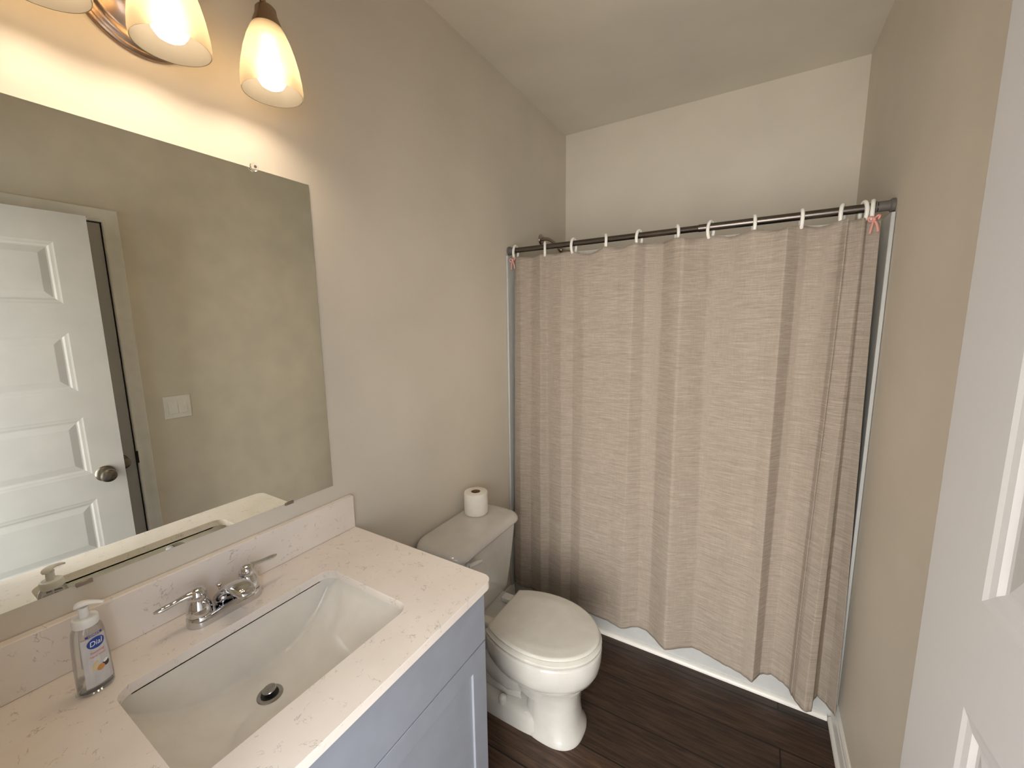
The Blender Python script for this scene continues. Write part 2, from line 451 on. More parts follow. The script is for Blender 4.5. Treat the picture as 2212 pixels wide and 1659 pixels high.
obj('cabinet_door', shaker(cy0, mid-.0015, .105, .7345), M['cabinet'], van, bevel=.0010)
obj('cabinet_door', shaker(mid+.0015, cy1, .105, .7345), M['cabinet'], van, bevel=.0010)

def poly_with_hole(bm, outer, inner, z0, z1):
    """slab with a hole; outer and inner are matched by angle"""
    def add(ring, z): return [bm.verts.new((x, y, z)) for x, y, *_ in ring]
    for z in (z0, z1):
        vo = add(outer, z); vi = add(inner, z)
        ed = [bm.edges.new((a, bb)) for L in (vo, vi) for a, bb in zip(L, L[1:]+L[:1])]
        bmesh.ops.triangle_fill(bm, edges=ed, use_beauty=True)
    for L in (outer, inner):
        a = add(L, z0); c = add(L, z1); n = len(a)
        for i in range(n): bm.faces.new((a[i], a[(i+1) % n], c[(i+1) % n], c[i]))
    bmesh.ops.remove_doubles(bm, verts=bm.verts, dist=1e-6)
top = empty('countertop', (0, 0, VZ), 'white quartz vanity top with fine grey flecks and raised backsplash', 'countertop')
outer = []
def arc(cx, cy, rad, a0, n=8): return [(cx+rad*math.cos(a0+PI/2*i/n), cy+rad*math.sin(a0+PI/2*i/n)) for i in range(n+1)]
CR = .028
outer = [(.001, VY0-.028), (VX, VY0-.028)] + arc(VX-CR, VY1-CR, CR, 0) + [(.001, VY1)]
inner = [(x, y) for x, y, z in rrect(SX0, SX1, SY0, SY1, SR, 0)]
b = BM(); poly_with_hole(b, outer, inner, -.0215, 0); obj('counter_slab', b, M['quartz'], top, bevel=.0022, seg=3)
b = BM(); box(b, (.001, VY0-.028, .0002), (.021, VY1, .1085)); obj('backsplash', b, M['quartz'], top, bevel=.0018)

# undermount basin: deep curved trough
sink = empty('sink', ((SX0+SX1)/2, (SY0+SY1)/2, VZ-.022), 'white rectangular undermount basin with curved floor set in the vanity top', 'sink')
HX, HY = (SX1-SX0)/2+.006, (SY1-SY0)/2+.006
NS = 72
b = BM(); V = []
def trough(dep):
    """cross-section from the back edge to the front edge: wall, fillet, sloping floor, fillet, wall"""
    k = dep/.113; rb = .018*k; rfw = .014*k; rr_ = min(.013, dep*.45)+1e-5; df = dep*1.10
    P0 = Vector((-HX, 0)); P1 = Vector((-HX+rb, -dep)); P2 = Vector((HX-rfw, -df)); P3 = Vector((HX, 0))
    out = []
    def corner(A, B, C, n):
        a = (A-B).normalized(); c = (C-B).normalized(); q = [B+a*rr_, B, B+c*rr_]
        return [q[0]*(1-t)**2+q[1]*2*t*(1-t)+q[2]*t*t for t in [i/n for i in range(n+1)]]
    c1 = corner(P0, P1, P2, 8); c2 = corner(P1, P2, P3, 8)
    out += [P0+(c1[0]-P0)*i/6 for i in range(6)]+c1
    out += [c1[-1]+(c2[0]-c1[-1])*i/10 for i in range(1, 10)]+c2
    out += [c2[-1]+(P3-c2[-1])*i/6 for i in range(1, 7)]
    return out
for i in range(NS+1):
    th = PI*i/NS; s = -math.cos(th)
    dep = .0005+.106*(1-abs(s)**3.0)
    line = []
    for p in trough(dep):
        y = s*HY; k = max(0, (abs(y)-(HY-SR))/SR); lim = HX-SR+SR*math.sqrt(max(0, 1-k*k))
        line.append(b.verts.new((max(-lim, min(lim, p.x)), y, p.y-.012*min(1, (1-abs(s))/.03))))
    V.append(line)
for i in range(NS):
    for j in range(len(V[0])-1):
        b.faces.new((V[i][j], V[i+1][j], V[i+1][j+1], V[i][j+1]))
bmesh.ops.remove_doubles(b, verts=b.verts, dist=1e-4)
obj('basin', b, M['basin'], sink, smooth=True, angle=80)
b = BM(); lw = [rrect(-HX, HX, -HY, HY, SR, z, 10) for z in (-.0002, -.0135)]
loft(b, lw, False, False); obj('basin_lip', b, M['basin'], sink, smooth=True)
b = BM(); ring0 = [(x, y) for x, y, z in rrect(-HX-.018, HX+.018, -HY-.018, HY+.018, SR+.018, 0)]; ring1 = [(x, y) for x, y, z in rrect(-HX, HX, -HY, HY, SR, 0)]
poly_with_hole(b, ring0, ring1, -.006, -.0002); obj('basin_rim', b, M['basin'], sink)
from mathutils.bvhtree import BVHTree
_bv = bmesh.new(); _bv.from_mesh(bpy.data.objects['basin'].data); _t = BVHTree.FromBMesh(_bv)
DRX, DRY = .252-(SX0+SX1)/2, .433-(SY0+SY1)/2
DRZ = _t.ray_cast(Vector((DRX, DRY, 0)), Vector((0, 0, -1)))[0].z + .0012; _bv.free()
b = BM(); lathe(b, [(.012, -.003), (.0175, .0005), (.020, .0022), (.0245, .0015), (.026, -.001)], 36, 'z', (DRX, DRY, DRZ)); obj('drain_flange', b, M['steel'], sink, smooth=True)
b = BM(); lathe(b, [(.0178, -.001), (.0178, .0008)], 30, 'z', (DRX, DRY, DRZ), True, True); obj('drain_opening', b, M['dark'], sink)
b = BM(); mt = Matrix.Rotation(math.radians(8), 3, 'X')
lathe(b, [(.0055, 0), (.0055, .006), (.0135, .0085), (.0140, .0110), (.0125, .0125), (.006, .0130)], 30, 'z', (DRX-.0015, DRY+.002, DRZ), True, True, mt); obj('drain_stopper', b, M['steel'], sink, smooth=True)

# ------------------------------------------------------------------ faucet
fa = empty('faucet', (.084, .437, VZ+.0003), 'chrome two-lever centerset faucet standing behind the basin', 'faucet')
b = BM()
def stad(rx, hy, z, n=14):
    o = []
    for i in range(n+1):
        a = PI*i/n; o.append((rx*math.cos(a), hy+rx*math.sin(a)*1.0, z))
    for i in range(n+1):
        a = PI+PI*i/n; o.append((rx*math.cos(a), -hy+rx*math.sin(a), z))
    return o
loft(b, [stad(.0280, .050, 0), stad(.0285, .050, .004), stad(.0275, .050, .018), stad(.0255, .050, .0215), stad(.020, .050, .0225)])
obj('base_plate', b, M['chrome'], fa, smooth=True, angle=50)
for s in (-1, 1):
    b = BM(); lathe(b, [(.0235, .0222), (.0245, .026), (.0240, .034), (.0215, .046), (.0175, .055), (.0155, .0575)], 36, 'z', (0, s*.052, 0), True, True)
    obj('valve_cover', b, M['chrome'], fa, smooth=True, angle=50)
    b = BM(); lathe(b, [(.0160, .0578), (.0178, .061), (.0176, .069), (.0145, .0775), (.008, .0820), (.0015, .0830)], 32, 'z', (0, s*.052, 0), True, True)
    pts = bez((0, s*.055, .069), (-.002, s*.080, .078), (-.004, s*.092, .066), (-.006, s*.128, .068), 14)
    rr = [.0125, .012, .0112, .0102, .0094, .0087, .0080, .0076, .0074, .0074, .0077, .0080, .0078, .0064, .0032]
    tube(b, pts, rr, 16, True, [.85]*4+[.7]*11)
    obj('lever_handle', b, M['chrome'], fa, smooth=True, angle=60)
# spout: wide low hump reaching over the basin
b = BM(); rings = []
prof = [(-.014, .020, .0200, .034), (-.006, .020, .0225, .046), (.008, .020, .0240, .058), (.024, .030, .0245, .071), (.042, .050, .0240, .082), (.062, .064, .0230, .0895), (.082, .0705, .0220, .0925), (.100, .071, .0205, .0910), (.113, .069, .0170, .0865), (.119, .072, .0110, .082)]
for x, zb, hw, zt in prof:
    ring = []
    for i in range(28):
        a = 2*PI*i/28; c, s_ = math.cos(a), math.sin(a)
        zc = (zb+zt)/2; hz = (zt-zb)/2
        ring.append((x, hw*math.copysign(abs(c)**.75, c), zc+hz*math.copysign(abs(s_)**.8, s_)))
    rings.append(ring)
loft(b, rings)
obj('spout', b, M['chrome'], fa, smooth=True, angle=70)
b = BM(); lathe(b, [(.0095, 0), (.0095, -.012)], 20, 'z', (.100, 0, .076), True, True); obj('aerator', b, M['steel'], fa, smooth=True)
b = BM(); lathe(b, [(.0022, .018), (.0022, .044), (.003, .046), (.0065, .0530), (.0072, .055), (.0058, .0560)], 20, 'z', (-.0225, 0, 0), True, True); obj('lift_rod', b, M['chrome'], fa, smooth=True, angle=50)

# ------------------------------------------------------------------ soap bottle
sb = empty('soap_bottle', (.114, .207, VZ), 'clear oval foaming soap bottle with white pump and blue logo, on the vanity top', 'soap dispenser', rz=math.radians(100))
sb.scale = (.84, .84, .99)
def oval(a, b_, z, n=40, p=2.2): return sell(0, 0, a, b_, z, p, n)
prof = [(.0275, .0185, .0008), (.0300, .0205, .004), (.0305, .021, .020), (.0300, .021, .060), (.0285, .0205, .090), (.0268, .020, .112), (.0245, .0195, .124), (.020, .0185, .131), (.0160, .016, .134)]
b = BM(); loft(b, [oval(a, c, z) for a, c, z in prof], True, False)
obj('bottle_body', b, M['bottle'], sb, smooth=True, angle=60)
b = BM(); loft(b, [oval(a*.93, c*.9, z) for a, c, z in ((.0275, .0185, .0035), (.0300, .0205, .0050))], True, True); obj('bottle_base', b, mk_glass('thick_base_plastic', (.90, .92, .92), .05), sb, smooth=True)
b = BM(); lathe(b, [(.0205, .131), (.0215, .1325), (.0215, .143), (.0200, .1465), (.0165, .1475), (.0160, .1465), (.0085, .1475), (.0080, .150)], 36, 'z', (0, 0, 0), True, True); obj('pump_collar', b, M['white_plastic'], sb, smooth=True, angle=50)
b = BM(); lathe(b, [(.0085, .148), (.0080, .162), (.0090, .166)], 24, 'z', (0, 0, 0), True, True)
pts = bez((-.0135, 0, .1655), (-.006, 0, .1745), (.012, 0, .1745), (.034, 0, .1665), 14)
tube(b, pts, [.003, .0072, .0092, .0100, .0102, .0098, .0090, .0082, .0074, .0068, .0062, .0058, .0054, .0050, .0042], 18, True, [.5, .55, .55]+[.55]*12)
po = obj('pump_head', b, M['white_plastic'], sb, smooth=True, angle=60); po.rotation_euler = (0, 0, math.radians(-42))
b = BM(); lathe(b, [(.0022, .006), (.0022, .132)], 10, 'z', (0, 0, 0), True, True); obj('dip_tube', b, M['label'], sb, smooth=True)
def body_r(z):
    for (a0, c0, z0), (a1, c1, z1) in zip(prof, prof[1:]):
        if z0 <= z <= z1:
            k = (z-z0)/(z1-z0); return a0+(a1-a0)*k, c0+(c1-c0)*k
    return prof[-1][:2]
def on_body(w, z, lift):                            # label coordinates -> the front of the bottle (local -y side)
    a, c = body_r(z); x = max(-a*.97, min(a*.97, w)); q = (1-abs(x/a)**2.2)**(1/2.2)
    return (x, -(c*q+lift), z)
def decal(name, pts, mat, lift, parent=sb, nsub=4):
    b = BM(); vs = [b.verts.new((w, 0, z)) for w, z in pts]; b.faces.new(vs)
    if nsub: 
        bmesh.ops.triangulate(b, faces=b.faces[:])
        bmesh.ops.subdivide_edges(b, edges=b.edges[:], cuts=nsub, use_grid_fill=True)
    for v in b.verts: v.co = Vector(on_body(v.co.x, v.co.z, lift))
    return obj(name, b, mat, parent, solid=.0002)
LBX = .000
def ell(cx, cz, a, c, rot=0, n=24):
    o = []
    for i in range(n):
        t = 2*PI*i/n; p, q = a*math.cos(t), c*math.sin(t)
        o.append((cx+p*math.cos(rot)-q*math.sin(rot), cz+p*math.sin(rot)+q*math.cos(rot)))
    return o
decal('label_film', [(-.022, .016), (.024, .016), (.0225, .060), (.0205, .110), (-.019, .110), (-.021, .060)], M['label'], .0004, nsub=6)
decal('label_stripe', [(-.012, .112), (.016, .112), (.016, .116), (-.012, .116)], M['purple'], .0008)
decal('logo_oval', ell(.003, .098, .0150, .0105), M['blue'], .0009, nsub=2)
def text_mesh(body, size):
    cu = bpy.data.curves.new('t', 'FONT'); cu.body = body; cu.size = size; cu.align_x = 'CENTER'; cu.align_y = 'CENTER'; cu.extrude = 0
    o = bpy.data.objects.new('t', cu); COL.objects.link(o)
    dg = bpy.context.evaluated_depsgraph_get(); me = bpy.data.meshes.new_from_object(o.evaluated_get(dg))
    bpy.data.objects.remove(o); bpy.data.curves.remove(cu); return me
def text_decal(name, body, size, cx, cz, mat, lift, shear=0.):
    me = text_mesh(body, size); b = BM(); b.from_mesh(me); bpy.data.meshes.remove(me)
    bmesh.ops.triangulate(b, faces=b.faces[:])
    for v in b.verts: v.co = Vector(on_body(v.co.x+cx+shear*v.co.y, v.co.y+cz, lift))
    return obj(name, b, mat, sb, solid=.0002)
text_decal('logo_lettering', 'Dial', .0135, .003, .0978, M['white_ink'], .0014, .15)
text_decal('label_lettering', 'COMPLETE', .0040, .002, .114, M['white_ink'], .0013)
text_decal('label_lettering', 'foaming', .0075, .003, .081, M['pink_ink'], .0010)
text_decal('label_lettering', 'hand wash', .0065, .003, .073, M['pink_ink'], .0010)
decal('label_picture', ell(-.004, .054, .0045, .0095, -.5), M['cream_ink'], .0010, nsub=1)
decal('label_picture', ell(.004, .047, .0065, .0055, .2), M['almond'], .0011, nsub=1)
decal('label_picture', ell(.0135, .051, .0055, .0065, .3), M['brown_ink'], .0010, nsub=1)
decal('label_picture', ell(.013, .0555, .0045, .003, .3), M['white_ink'], .0013, nsub=1)

# ------------------------------------------------------------------ mirror and its clips
MY0, MY1, MZ0, MZ1 = .0915, .7926, 1.081, 1.9762
mi = empty('wall_mirror', (0, (MY0+MY1)/2, MZ0), 'large frameless rectangular wall mirror above the vanity', 'mirror')
b = BM(); hy = (MY1-MY0)/2; box(b, (.0008, -hy, 0), (.0060, hy, MZ1-MZ0), 1)
for fc in b.faces:
    if fc.calc_center_median().x > .0059: fc.material_index = 0
obj('mirror_glass', b, [M['mirror'], M['edge']], mi, bevel=.0006, seg=1)
def gem_clip(y, z):
    e = empty('mirror_clip', (0, y, z), 'round clear plastic clip on the top edge of the mirror', 'mirror clip')
    b = BM(); lathe(b, [(.0095, .0062), (.0105, .0085), (.0095, .0125), (.006, .0150), (.002, .0155)], 12, 'x', (0, 0, 0), True, True); obj('clip_body', b, M['clear'], e)
    b = BM(); lathe(b, [(.0035, .0150), (.0035, .0165), (.0015, .0172)], 14, 'x', (0, 0, 0), True, True); obj('screw', b, M['chrome'], e, smooth=True)
gem_clip(.644, MZ1+.002)
for y, lb in ((.6515, 'small metal clip under the mirror near its right bottom corner'), (.2335, 'small metal clip under the mirror above the soap bottle')):
    b = BM(); box(b, (.0003, -.012, -.0045), (.0085, .012, -.0008)); box(b, (.0064, -.012, -.0010), (.0085, .012, .0035)); bmesh.ops.translate(b, verts=b.verts, vec=(0, y, MZ0))
    tag(obj('mirror_clip', b, M['nickel'], bevel=.0005, seg=1), lb, 'mirror clip', 'metal clips holding the mirror bottom')

# ------------------------------------------------------------------ vanity light
VLY = .445
vl = empty('vanity_light', (0, VLY, 2.235), 'bronze three-arm wall light with frosted glass shades above the mirror', 'wall light')
b = BM(); lathe(b, [(.104, .0005), (.105, .004), (.102, .009), (.096, .0115), (.094, .012), (.091, .017), (.084, .020), (.080, .020), (.076, .023), (.066, .034), (.050, .044), (.030, .050), (.010, .052)], 64, 'x', (0, 0, 0), True, True)
obj('wall_plate', b, M['bronze'], vl, smooth=True, angle=50)
SHX = .135
for k_, dy in ((0, -.172), (1, 0), (2, .190)):
    sx = SHX
    zr = -.127
    b = BM()
    if dy: pts = bez((.035, .35*dy*.3, .0), (.12, dy*.30, -.01), (SHX-.015, dy*.62, .215), (sx, dy, .052), 26)
    else: pts = bez((.040, 0, .02), (.075, 0, .03), (sx, 0, .11), (sx, 0, .050), 20)
    tube(b, pts, .0062, 14); obj('arm', b, M['bronze'], vl, smooth=True)
    b = BM(); lathe(b, [(.004, .055), (.016, .052), (.021, .046), (.0225, .034), (.0285, .018), (.0300, .010), (.0285, .0095)], 36, 'z', (sx, dy, 0), True, True); obj('shade_cap', b, M['bronze'], vl, smooth=True)
    b = BM()
    sp = [(.0265, .016), (.0340, .004), (.0430, -.016), (.0515, -.042), (.0580, -.070), (.0620, -.097), (.0632, -.115), (.0622, zr+.001), (.0615, zr), (.0605, zr+.0005), (.0612, -.115), (.0600, -.097), (.0560, -.070), (.0495, -.042), (.0410, -.016), (.0322, .003), (.0250, .014)]
    lathe(b, sp, 56, 'z', (sx, dy, 0)); obj('glass_shade', b, M['shade'], vl, smooth=True, angle=60)
    b = BM(); lathe(b, [(.013, -.010), (.0155, -.035), (.021, -.056), (.0285, -.071), (.0305, -.085), (.0285, -.100), (.022, -.110), (.012, -.1155), (.003, -.117)], 32, 'z', (sx, dy, 0), True, True); obj('bulb', b, M['bulb'], vl, smooth=True)
    b = BM(); lathe(b, [(.014, .010), (.014, -.012)], 24, 'z', (sx, dy, 0), True, True); obj('bulb_socket', b, M['white_plastic'], vl, smooth=True)

# ------------------------------------------------------------------ toilet
TY = 1.335
to = empty('toilet', (.30, TY, 0), 'white two-piece round-front toilet with closed lid beside the vanity', 'toilet')
def TX(pts): return [(x-.30, y, z) for x, y, z in pts]
def sec(xb, xf, hw, z, p=2.3, n=56): 
    cx = (xb+xf)/2
    return TX(sell(cx, 0, (xf-xb)/2, hw, z, p, n))
def bowl_out(z, g=0., xb=.285, xm=.475, xf=.700, hw=.178, hb=.125, n=28):
    o = []
    for i in range(n+1):                           # front half
        a = -PI/2+PI*i/n; o.append((xm+(xf-xm+g)*math.cos(a), (hw+g)*math.sin(a), z))
    a2 = (xm-xb)/math.sqrt(1-(hb/hw)**2)
    m = 10
    for i in range(1, m+1):
        x = xm-(xm-xb+g)*i/m; o.append((x, (hw+g)*math.sqrt(max(0, 1-((xm-x)/(a2+g*1.4))**2)), z))
    for i in range(m, 0, -1):
        x = xm-(xm-xb+g)*i/m; o.append((x, -(hw+g)*math.sqrt(max(0, 1-((xm-x)/(a2+g*1.4))**2)), z))
    return TX(o)
b = BM()
# bowl from its waist to the rim
def bo(sc, z, shift=0.0, g=0.0):
    pts = bowl_out(z, g); return [((x-.19)*sc+.19+shift, y*sc, z) for x, y, z in pts]
loft(b, [bo(.52, .150, .0), bo(.56, .185, .0), bo(.64, .215, .0), bo(.80, .245, .0), bo(.93, .270, .0), bo(.985, .295, .0), bo(1.01, .325), bo(1.015, .345), bo(1.015, .370), bo(1.005, .3775), bo(.96, .380)])
# front column with flared foot
loft(b, [sec(.400, .645, .108, .0, 2.6), sec(.400, .645, .108, .012, 2.6), sec(.405, .638, .102, .022, 2.5), sec(.410, .628, .094, .06, 2.4), sec(.415, .622, .090, .12, 2.4), sec(.410, .630, .095, .18, 2.3), sec(.400, .645, .110, .22, 2.3)])
# rear foot with its flat shelf
loft(b, [sec(.150, .560, .108, .0, 3.5), sec(.150, .560, .108, .014, 3.5), sec(.155, .555, .103, .030, 3.5), sec(.162, .54, .099, .052, 3.5), sec(.170, .53, .092, .066, 3.5), sec(.19, .51, .075, .072, 3.5)])
# trapway swelling
tube(b, [(x-.30, 0, z) for x, z in ((.43, .21), (.39, .175), (.34, .155), (.285, .165), (.235, .20), (.20, .26), (.185, .33))], [.078, .082, .084, .082, .080, .082, .090], 28)
tube(b, [(x-.30, 0, z) for x, z in ((.22, .10), (.27, .11), (.33, .115), (.40, .11))], [.060, .070, .074, .06], 28)
# deck under the tank
loft(b, [TX(rrect(.035, .36, -.105, .105, .04, .285)), TX(rrect(.025, .37, -.122, .122, .04, .320)), TX(rrect(.022, .37, -.128, .128, .035, .368)), TX(rrect(.026, .37, -.125, .125, .035, .378))])
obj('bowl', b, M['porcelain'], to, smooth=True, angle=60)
for s in (-1, 1):
    b = BM(); lathe(b, [(.017, .000), (.017, .018), (.0145, .026), (.007, .031), (.002, .032)], 24, 'z', (.330-.30, s*.086, .062), True, True); obj('bolt_cap', b, M['porcelain'], to, smooth=True)
b = BM()
loft(b, [TX(rrect(.045, .205, -.175, .175, .045, .380)), TX(rrect(.035, .212, -.188, .188, .045, .40)), TX(rrect(.026, .220, -.200, .200, .042, .50)), TX(rrect(.018, .228, -.213, .213, .040, .62)), TX(rrect(.014, .232, -.220, .220, .038, .697))])
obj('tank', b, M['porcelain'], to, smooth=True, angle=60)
b = BM()
lid = []
for ins, z in ((.006, .6975), (.001, .700), (0, .705), (.001, .713), (.006, .722), (.015, .730), (.028, .7345), (.045, .736)):
    lid.append(TX(rrect(.006+ins*.35, .250-ins, -.233+ins, .233-ins, max(.012, .058-ins*.35), z, 10)))
loft(b, lid); obj('tank_lid', b, M['porcelain'], to, smooth=True, angle=60)
b = BM(); lathe(b, [(.011, .231), (.012, .2335), (.011, .240), (.006, .243)], 20, 'x', (-.30, -.165, .672), True, True)
tube(b, [(.242-.30, -.168, .672), (.246-.30, -.150, .672), (.249-.30, -.125, .668), (.250-.30, -.098, .661)], [.008, .0085, .009, .007], 14, True, [1.1]*4)
obj('flush_lever', b, M['seat'], to, smooth=True)
for s in (-1, 1):
    b = BM(); box(b, (.235-.30, s*.080-.019, .3775), (.300-.30, s*.080+.019, .402)); obj('hinge', b, M['seat'], to, bevel=.005, seg=3)
b = BM(); zz = .382
outl = [bowl_out(zz, -.004), bowl_out(zz+.003, .001), bowl_out(zz+.012, .003), bowl_out(zz+.0165, -.001)]
loft(b, outl); obj('seat_ring', b, M['seat'], to, smooth=True, angle=50)
b = BM(); zz = .4030
outl = [bowl_out(zz, -.016), bowl_out(zz+.003, -.008), bowl_out(zz+.010, -.005), bowl_out(zz+.0150, -.009), bowl_out(zz+.0168, -.016), bowl_out(zz+.0165, -.030), bowl_out(zz+.0180, -.036), bowl_out(zz+.0185, -.06)]
loft(b, outl); obj('seat_lid', b, M['seat'], to, smooth=True, angle=50)

# toilet roll standing on the tank lid
tr = empty('toilet_roll', (.082, 1.440, .736), 'white toilet paper roll standing on the tank lid', 'toilet paper')
b = BM(); lathe(b, [(.0208, .001), (.050, .001), (.0525, .004), (.0530, .010), (.0528, .094), (.0515, .100), (.0490, .1015), (.0208, .1015), (.0208, .001)], 64, 'z'); obj('paper', b, M['paper'], tr, smooth=True, angle=40)
b = BM(); lathe(b, [(.0207, .002), (.0207, .1008), (.0195, .1008), (.0195, .002), (.0207, .002)], 40, 'z'); obj('cardboard_core', b, M['card'], tr, smooth=True, angle=40)

# ------------------------------------------------------------------ bathtub and surround
tb = empty('bathtub', (W/2, TUBY, 0), 'white alcove bathtub behind the curtain, its apron showing below the hem', 'bathtub')
b = BM(); hx = W/2-.0015
def tr_(x0, x1, y0, y1, rad, z): return [(x, y, z) for x, y, _ in rrect(x0, x1, y0, y1, rad, 0, 8)]
TD = D-TUBY-.002
loft(b, [tr_(-hx, hx, .004, TD, .004, .0), tr_(-hx, hx, .004, TD, .004, .330), tr_(-hx, hx, .0, TD, .006, .345), tr_(-hx, hx, .0, TD, .006, .378), tr_(-hx+.008, hx-.008, .008, TD-.006, .012, .386),
         tr_(-hx+.07, hx-.07, .075, TD-.06, .11, .386), tr_(-hx+.085, hx-.085, .09, TD-.075, .11, .375), tr_(-hx+.11, hx-.12, .115, TD-.10, .11, .20), tr_(-hx+.15, hx-.19, .15, TD-.13, .10, .09), tr_(-hx+.22, hx-.26, .21, TD-.19, .08, .075)])
obj('tub_shell', b, M['tub'], tb, smooth=True, angle=45)
b = BM(); q = [(.0035, 0), (-.014, 0), (-.0145, .004), (-.012, .012), (-.006, .018), (.0035, .020)]
loft(b, [[(x, y, z) for y, z in q] for x in (-hx+.0, hx-.024)]); obj('floor_trim_strip', b, M['trim'], tb, smooth=True, angle=40)
su = empty('tub_surround', (W/2, D, .386), 'white moulded shower wall surround above the bathtub', 'shower surround')
b = BM(); sz1 = 1.535; t = .011
y0 = 1.858-D
pl = [(-W/2+.0015, y0), (-W/2+.0015+t, y0), (-W/2+.0015+t, -.040)]
pl += [(-W/2+.0015+t+.028*(1-math.cos(a)), -.040+.028*math.sin(a)) for a in (.4, .8, 1.2, PI/2)]
pr = [(-x, y) for x, y in pl[::-1]]
outerp = pl+pr+[(W/2-.0015, -.0015), (-W/2+.0015, -.0015)]
def ext(bm, poly, z0, z1):
    loft(bm, [[(x, y, z0) for x, y in poly], [(x, y, z1) for x, y in poly]])
ext(b, outerp, .002, sz1)
obj('surround_panels', b, M['tub'], su, bevel=.002)
for s in (-1, 1):
    b = BM(); xa, xb_ = sorted((s*(W/2-.0015), s*(W/2-.0015-.010)))
    box(b, (xa, y0, -.386+.10), (xb_, 1.8865-D, .0015))
    obj('side_strip', b, M['tub'], su, bevel=.0015)
for zz in (.55, .95):
    b = BM(); box(b, (-.16, -.052, zz), (.16, -.0125, zz+.022)); obj('soap_ledge', b, M['tub'], su, bevel=.006, seg=3)

# ------------------------------------------------------------------ shower head
sh = empty('wall_shower', (0, 2.252, 2.063), 'brushed nickel shower head on a bent arm high on the left wall', 'shower head')
b = BM(); lathe(b, [(.030, .0005), (.030, .004), (.026, .008), (.012, .010)], 36, 'x', (0, 0, 0), True, True); obj('escutcheon', b, M['nickel'], sh, smooth=True, angle=50)
b = BM(); tube(b, bez((.006, 0, 0), (.055, 0, .004), (.075, 0, -.012), (.120, 0, -.062), 16), .0090, 16); obj('shower_arm', b, M['nickel'], sh, smooth=True)
b = BM(); mt = Matrix.Rotation(math.radians(-43), 3, 'Y')
lathe(b, [(.012, 0), (.015, -.006), (.015, -.020), (.012, -.026), (.020, -.036), (.038, -.056), (.040, -.064), (.038, -.068), (.010, -.069)], 36, 'z', (.118, 0, -.058), True, True, mt); obj('spray_head', b, M['nickel'], sh, smooth=True, angle=50)

# ------------------------------------------------------------------ curtain rod
RY, RZ = 1.889, 1.9475
ro = empty('curtain_rod', (W/2, RY, RZ), 'dark brushed metal tension rod spanning above the tub', 'curtain rod')
b = BM(); lathe(b, [(.0125, -W/2+.02), (.0125, .15), (.0128, .151), (.0143, .152), (.0143, W/2-.02)], 28, 'x', (0, 0, 0), True, True); obj('rod_tube', b, M['rod'], ro, smooth=True, angle=40)
for s in (-1, 1):
    b = BM(); lathe(b, [(.0165, s*(W/2-.043)), (.0165, s*(W/2-.014)), (.0215, s*(W/2-.010)), (.0215, s*(W/2-.001))], 28, 'x', (0, 0, 0), True, True); obj('end_cap', b, M['rodcap'], ro, smooth=True, angle=40)
b = BM(); lathe(b, [(.0175, W/2-.050), (.0185, W/2-.048), (.0175, W/2-.046)], 28, 'x', (0, 0, 0), True, True); obj('collar', b, M['rodcap'], ro, smooth=True)

# ------------------------------------------------------------------ curtain
RINGX = [.042, .207, .357, .511, .659, .813, .938, 1.086, 1.233, 1.348, 1.404, 1.427]
#        x top, y top, x hem, y hem, hem z
CT = [(.030, 1.886, .022, 1.868, .118), (.075, 1.880, .070, 1.856, .115), (.125, 1.884, .125, 1.868, .115), (.190, 1.876, .200, 1.852, .115), (.215, 1.884, .235, 1.868, .115), (.300, 1.878, .320, 1.852, .115),
      (.357, 1.884, .360, 1.866, .115), (.420, 1.878, .420, 1.850, .112), (.511, 1.886, .512, 1.848, .112), (.575, 1.878, .580, 1.846, .110), (.648, 1.873, .645, 1.838, .106), (.690, 1.888, .712, 1.868, .112), (.760, 1.885, .765, 1.864, .110),
      (.845, 1.872, .850, 1.822, .102), (.938, 1.890, .957, 1.868, .110), (1.010, 1.882, 1.010, 1.862, .110), (1.086, 1.886, 1.082, 1.848, .108), (1.150, 1.878, 1.150, 1.840, .104), (1.190, 1.870, 1.195, 1.826, .100), (1.233, 1.888, 1.222, 1.860, .108),
      (1.275, 1.884, 1.262, 1.872, .110), (1.320, 1.874, 1.300, 1.858, .110), (1.348, 1.884, 1.322, 1.846, .106), (1.378, 1.878, 1.340, 1.802, .096), (1.408, 1.872, 1.368, 1.770, .092), (1.4135, 1.879, 1.392, 1.782, .094),
      (1.4125, 1.889, 1.402, 1.835, .100), (1.420, 1.893, 1.418, 1.866, .100), (1.436, 1.891, 1.444, 1.846, .094), (1.452, 1.886, 1.468, 1.814, .086)]
def catmull(a, b_, c, d, t): return .5*((2*b_)+(-a+c)*t+(2*a-5*b_+4*c-d)*t*t+(-a+3*b_-3*c+d)*t*t*t)
def interp(tab, q):
    n = len(tab)-1; i = min(int(q), n-1); t = q-i
    p = [tab[max(0, i-1)], tab[i], tab[i+1], tab[min(n, i+2)]]
    lin = [p[1][k]+(p[2][k]-p[1][k])*t for k in range(len(p[1]))]
    cr = [catmull(p[0][k], p[1][k], p[2][k], p[3][k], t) for k in range(len(p[1]))]
    return [lin[k]*.85+cr[k]*.15 for k in range(len(lin))]
cu = empty('shower_curtain', (W/2, RY, RZ-.04), 'beige woven fabric shower curtain hanging in folds from the rod', 'shower curtain')
b = BM(); NU, NV = 348, 120; G = []
def sm(t): t = max(0, min(1, t)); return t*t*(3-2*t)
